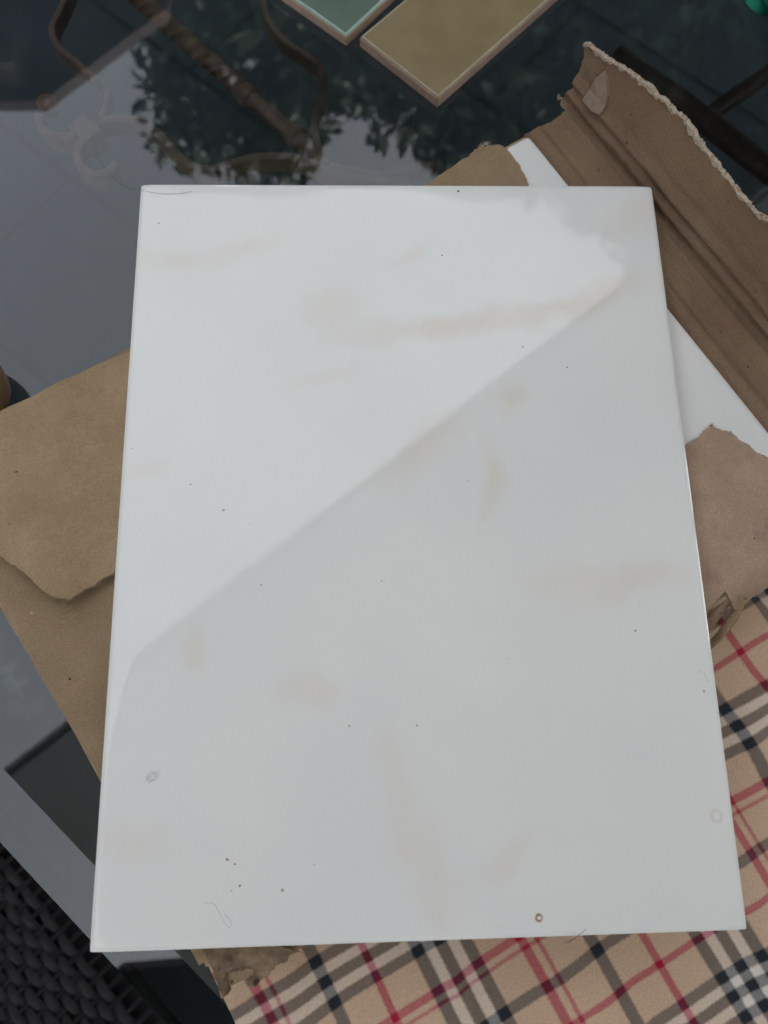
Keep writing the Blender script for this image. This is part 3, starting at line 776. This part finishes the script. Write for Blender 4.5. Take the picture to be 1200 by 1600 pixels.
for r, h in prof:
    for i in range(40): V.append((dc.x + r * math.cos(i * math.pi / 20), dc.y + r * math.sin(i * math.pi / 20), ZG + h + .0003))
for j in range(len(prof) - 1):
    for i in range(40): F.append((j * 40 + i, j * 40 + (i + 1) % 40, (j + 1) * 40 + (i + 1) % 40, (j + 1) * 40 + i))
tag(mesh_obj('clay_cup', V, F, MAT['tan'], smooth=True), 'small rounded tan cup cut off by the left edge, behind the carton', 'cup')

# ------------------------------------------------------------------ hairs, crumbs
def hair(px, z, label, r=.00006, n=8):
    P = smooth_path([at(x, y, zz) for (x, y), zz in zip(px, z if hasattr(z, '__len__') else [z] * len(px))], n)
    V, F = sweep(P, tube_prof(r, 5)); return tag(mesh_obj('hair', V, F, MAT['hair'], smooth=True), label, 'hair')
hair([(150, 234), (156, 250), (168, 268), (185, 285), (205, 295), (220, 297), (240, 301), (262, 303), (285, 302), (300, 299)], [.004, .008, .010, .008, .004, .0005, .0003, .0003, .0003, .0006], 'thin dark hair curling over the top left corner of the big tile', .00007)
hair([(650, 166), (644, 205), (645, 235), (652, 262), (654, 284)], [-.055, -.04, -.03, -.012, -.001], 'thin hair running from mustard tile to the top edge of big tile', .00006)
hair([(886, 1473), (896, 1468), (906, 1460), (916, 1452)], .0004, 'short dark hair at the bottom edge of the big tile', .00008)
hair([(880, 1475), (890, 1470), (900, 1466)], [-.0002, .0006, .0004], 'tiny second hair crossing the bottom edge of the big tile', .00006)
hair([(318, 1411), (334, 1412), (342, 1425), (350, 1440), (358, 1450), (361, 1440), (350, 1428)], .0003, 'faint looped hair near the lower left of the big tile', .000035)
hair([(226, 1222), (236, 1212), (246, 1206), (247, 1214), (238, 1220), (230, 1216), (236, 1206), (244, 1212), (232, 1224)], .0003, 'tiny tangled knot of hair left of centre on lower tile half', .00004)
hair([(1090, 1052), (1096, 1048), (1102, 1056), (1106, 1066)], .0003, 'pale short fibre near the right edge of big tile', .00003)
def crumb(x, y, L0, mat, label, a=0, flat=.5, z=0.0):
    L = L0 * .68; p = at(x, y, z); sc = (at(x + 10, y, z) - p).length / 10
    bm = bmesh.new(); bmesh.ops.create_icosphere(bm, subdivisions=2, radius=1)
    for v in bm.verts:
        k = 1 + .3 * random.uniform(-1, 1); v.co = Vector((v.co.x * L * sc / 2 * k, v.co.y * L * sc / 2 * flat * k, v.co.z * L * sc * .2 * k))
    o = bm_obj('crumb', bm, mat, None, (p.x, p.y, z + L * sc * .15), R_(a)); return tag(o, label, 'crumb')
crumb(355, 1343, 9, MAT['crumb'], 'elongated brown crumb, topmost of the cluster on lower left of big tile', -25, .4)
crumb(367, 1350, 5, MAT['crumb'], 'small round brown crumb just below the elongated one on the tile', 0, .8)
crumb(375, 1384, 6, MAT['crumb'], 'brown crumb, lowest of the cluster on lower left of big tile', 60, .7)
crumb(362, 1392, 3.4, MAT['crumb'], 'tiny brown crumb left of the lowest one on the tile', 10, .7)
crumb(716, 299, 5.4, MAT['black'], 'black speck near the top edge of the big tile', 0, .9)
crumb(248, 349, 4.2, MAT['crumb'], 'brown speck near the top left corner of the big tile', 0, .6)
crumb(691, 399, 4.0, MAT['black'], 'dark speck below the top edge, right of tile centre', 0, .7)
crumb(886, 574, 3.2, MAT['black'], 'dark speck right of the reflected edge on big tile', 0, .9)
crumb(817, 542, 3.6, MAT['crumb'], 'brown speck beside the beige vein on big tile', 0, .9)
crumb(298, 757, 3.4, MAT['black'], 'dark speck on the left part of big tile at mid height', 0, .9)
crumb(596, 908, 3.8, MAT['crumb'], 'brown speck at the centre of the big tile', 0, .7)
crumb(408, 914, 3.8, MAT['crumb'], 'brown speck left of the centre of the big tile', 0, .8)
crumb(109, 1061, 5.6, MAT['black'], 'round black speck on the carton lid, left of the big tile', 0, .95, ZT + .0002)
crumb(115, 862, 4.6, MAT['black'], 'dark speck on the folded cardboard flap', 0, .9, ZB + .0008)

# ------------------------------------------------------------------ what the glaze and the glass mirror: awning, house eave, trees; plus added light blockers
AZ = 1.6
aw = empty('awning', (0, 0, ZF)); tag(aw, 'grey green canvas awning overhead, its straight edge mirrored in the big tile', 'awning')
q1, q2 = Vector((-.89, -.18, AZ)), Vector((.78, 1.11, AZ)); ad = (q2 - q1).normalized(); an = Vector((ad.y, -ad.x, 0))
def awp(a, b, z=AZ): v = q1 + ad * a + an * b; v.z = z; return v
V = [];F = []
NX, NY = 24, 14
for j in range(NY + 1):
    for i in range(NX + 1):
        b = 3.0 * j / NY; a = -.25 + 4.35 * i / NX
        V.append(awp(a, b, AZ + .16 * b + (.02 * math.sin(i * math.pi / 4) ** 2 if 0 < j < NY else 0)))
for j in range(NY):
    for i in range(NX):
        q = j * (NX + 1) + i; f = (q, q + 1, q + NX + 2, q + NX + 1); F.append(f)
mesh_obj('canopy', V, F, MAT['canvas'], aw, True)
V, F = sweep([awp(-.25, .02, AZ + .004), awp(1.5, .02, AZ + .004), awp(4.1, .02, AZ + .004)], tube_prof(.007, 8)); mesh_obj('front_rail', V, F, MAT['canvas'], aw, True)
for a, b in ((-.2, 2.9), (4.0, 2.9)):
    p = awp(a, b); V, F = sweep([Vector((p.x, p.y, ZF)), Vector((p.x, p.y, .6)), Vector((p.x, p.y, AZ + .4))], tube_prof(.03, 8), up=Vector((1, 0, 0))); mesh_obj('post', V, F, MAT['canvas'], aw, True)
settle(aw)
hs_ = empty('house', (-3, 4, ZF)); tag(hs_, 'house with brown boarded eaves, mirrored at the top left of the glass, with an added light-blocking wing', 'house')
ze = 2.0
pe = [(-6.0, -4.6), (1.6, -4.6), (.9, -3.6), (-.2, -1.8), (-.72, -1.24), (-1.22, -1.30), (-1.8, -1.75), (-1.8, 2.19), (-1.19, 2.19), (-.74, 2.64), (-.74, 5.4), (-6.0, 5.4)]; npe = len(pe)  # left wing of the eave and its lower-left jut added to block sky light
V = [(x, y, z) for z in (ze, ze + .05) for x, y in pe]; F = [tuple(range(npe))[::-1], tuple(range(npe, 2 * npe))] + [(i, (i + 1) % npe, npe + (i + 1) % npe, npe + i) for i in range(npe)]
mesh_obj('eave', V, F, MAT['wood'], hs_)
for i in range(3): bm = boxm(.09, 3.0, .12, .004); bm_obj('rafter', bm, MAT['wood'], hs_, (-1.3 - i * .48, 3.75, ze - .061))
for i in range(9): bm = boxm(3.6, .09, .12, .004); bm_obj('rafter', bm, MAT['wood'], hs_, (-3.9, -3.2 + i * .6, ze - .061))
bm = boxm(2.6, .25, 2.75); bm_obj('wall', bm, MAT['wall'], hs_, (-2.1, 4.4, ZF + 1.375 - .03))
bm = boxm(.25, 8.0, 2.75); bm_obj('wall', bm, MAT['wall'], hs_, (-3.6, .4, ZF + 1.375 - .03))  # side wall added to cut low sky light from the left
settle(hs_)
gw = empty('light_block_wall', tuple(awp(1.5, 3.25, ZF))); tag(gw, 'unseen wall added behind the camera to block low sky light', 'wall')
bm = boxm(7.0, .2, 3.2); o = bm_obj('blocker_panel', bm, MAT['wall'], gw, tuple(awp(1.2, 3.15, ZF + 1.57)), math.atan2(ad.y, ad.x)); settle(gw)  # added unseen panel, stops low sky light from behind the camera

def tree(label, x, y, top, rad, trunk_r, nleaf, seed, clumps=26):
    rg = np.random.default_rng(seed); r = empty('tree', (x, y, ZF - .03)); tag(r, label, 'tree', 'garden trees mirrored in the glass')
    hc = top - rad * .95
    V, F = sweep([Vector((x + .08 * math.sin(k * 1.3 + seed), y + .08 * math.cos(k + seed), ZF - .03 + (hc - ZF + .2) * k / 6)) for k in range(7)], tube_prof(trunk_r, 9, lambda t: trunk_r * (1 - .65 * t)), up=Vector((1, 0, 0)))
    mesh_obj('trunk', V, F, MAT['bark'], r, True)
    cc = []
    while len(cc) < clumps:
        p = rg.uniform(-1, 1, 3)
        if .35 < np.linalg.norm(p) < 1: cc.append(p * np.array([rad, rad, rad * .85]) + np.array([x, y, hc]))
    for k in range(6):
        e = Vector(cc[k]); s = Vector((x, y, hc - rad * .6)); V, F = sweep([s, (s + e) / 2 + Vector((0, 0, .1)), e], tube_prof(.04, 6, lambda t: .05 * (1 - .8 * t)), up=Vector((.3, 1, .1)))
        mesh_obj('limb', V, F, MAT['bark'], r, True)
    cc = np.array(cc); idx = rg.integers(0, clumps, nleaf)
    d = rg.normal(size=(nleaf, 3)); d /= np.linalg.norm(d, axis=1)[:, None]
    pos = cc[idx] + d * (rg.random((nleaf, 1)) ** .5) * (rad * .36)
    a = rg.normal(size=(nleaf, 3)); a /= np.linalg.norm(a, axis=1)[:, None]; bb = np.cross(a, rg.normal(size=(nleaf, 3))); bb /= np.linalg.norm(bb, axis=1)[:, None]
    s = rg.uniform(.05, .10, (nleaf, 1))
    vv = np.stack([pos - a * s, pos + bb * s * .45, pos + a * s, pos - bb * s * .45], 1).reshape(-1, 3)
    ff = [(4 * i, 4 * i + 1, 4 * i + 2, 4 * i + 3) for i in range(nleaf)]
    tag(mesh_obj('crown', vv.tolist(), ff, MAT['leaf'], r), kind='stuff')
    settle(r)
hg = np.random.default_rng(3); nh = 38000  # leaf screen added to block low sky and darken floor and glass
t_ = hg.uniform(-1, 1, nh); hp = np.stack([t_ * 5.5, 4.3 - .12 * (t_ * 5.5) ** 2 * .3 + hg.uniform(-.35, .35, nh), ZF + 4.3 * hg.random(nh) ** .85], 1)
keep = hp[:, 0] > -.6; hp = hp[keep]; nh = len(hp)
a_ = hg.normal(size=(nh, 3)); a_ /= np.linalg.norm(a_, axis=1)[:, None]; b_ = np.cross(a_, hg.normal(size=(nh, 3))); b_ /= np.linalg.norm(b_, axis=1)[:, None]
s_ = hg.uniform(.06, .11, (nh, 1)); vv = np.stack([hp - a_ * s_, hp + b_ * s_ * .5, hp + a_ * s_, hp - b_ * s_ * .5], 1).reshape(-1, 3)
hr = empty('light_block_hedge', (2.4, 4.2, ZF - .03)); tag(hr, 'dense dark foliage screen added under the mirrored trees to block low sky', 'light_block_hedge')
tag(mesh_obj('foliage', vv.tolist(), [(4 * i, 4 * i + 1, 4 * i + 2, 4 * i + 3) for i in range(nh)], MAT['leaf'], hr), kind='stuff')
for k in range(7):
    x = -.3 + k * .9; y = 4.3 - .036 * x * x
    V, F = sweep([Vector((x, y, ZF - .03)), Vector((x + .05, y, ZF + 1)), Vector((x, y + .05, ZF + 2.2))], tube_prof(.03, 6, lambda t: .035 * (1 - .7 * t)), up=Vector((1, 0, 0))); mesh_obj('stem', V, F, MAT['bark'], hr, True)
settle(hr)
def tdir(az, dist): return (dist * math.sin(R_(az)), dist * math.cos(R_(az)))
for az, dist, elev, rad, n, lb in ((-3, 5.4, 48, 1.35, 16000, 'leafy tree mirrored in the glass beside the house eave'), (18, 5.0, 46.0, 1.7, 20000, 'tall dense tree mirrored in the glass behind the mustard tile'), (41.5, 5.0, 52.4, 1.42, 24000, 'tall tree mirrored at the top right corner of the big tile'), (54, 4.6, 49, 1.8, 20000, 'dark leafy tree mirrored towards the raised cardboard flap'), (78, 5.5, 48, 1.8, 14000, 'leafy tree standing to the right beyond the awning')):
    x, y = tdir(az, dist); tree(lb, x, y, dist * math.tan(R_(elev)) * .93, rad, .13, n, int(az + 50))
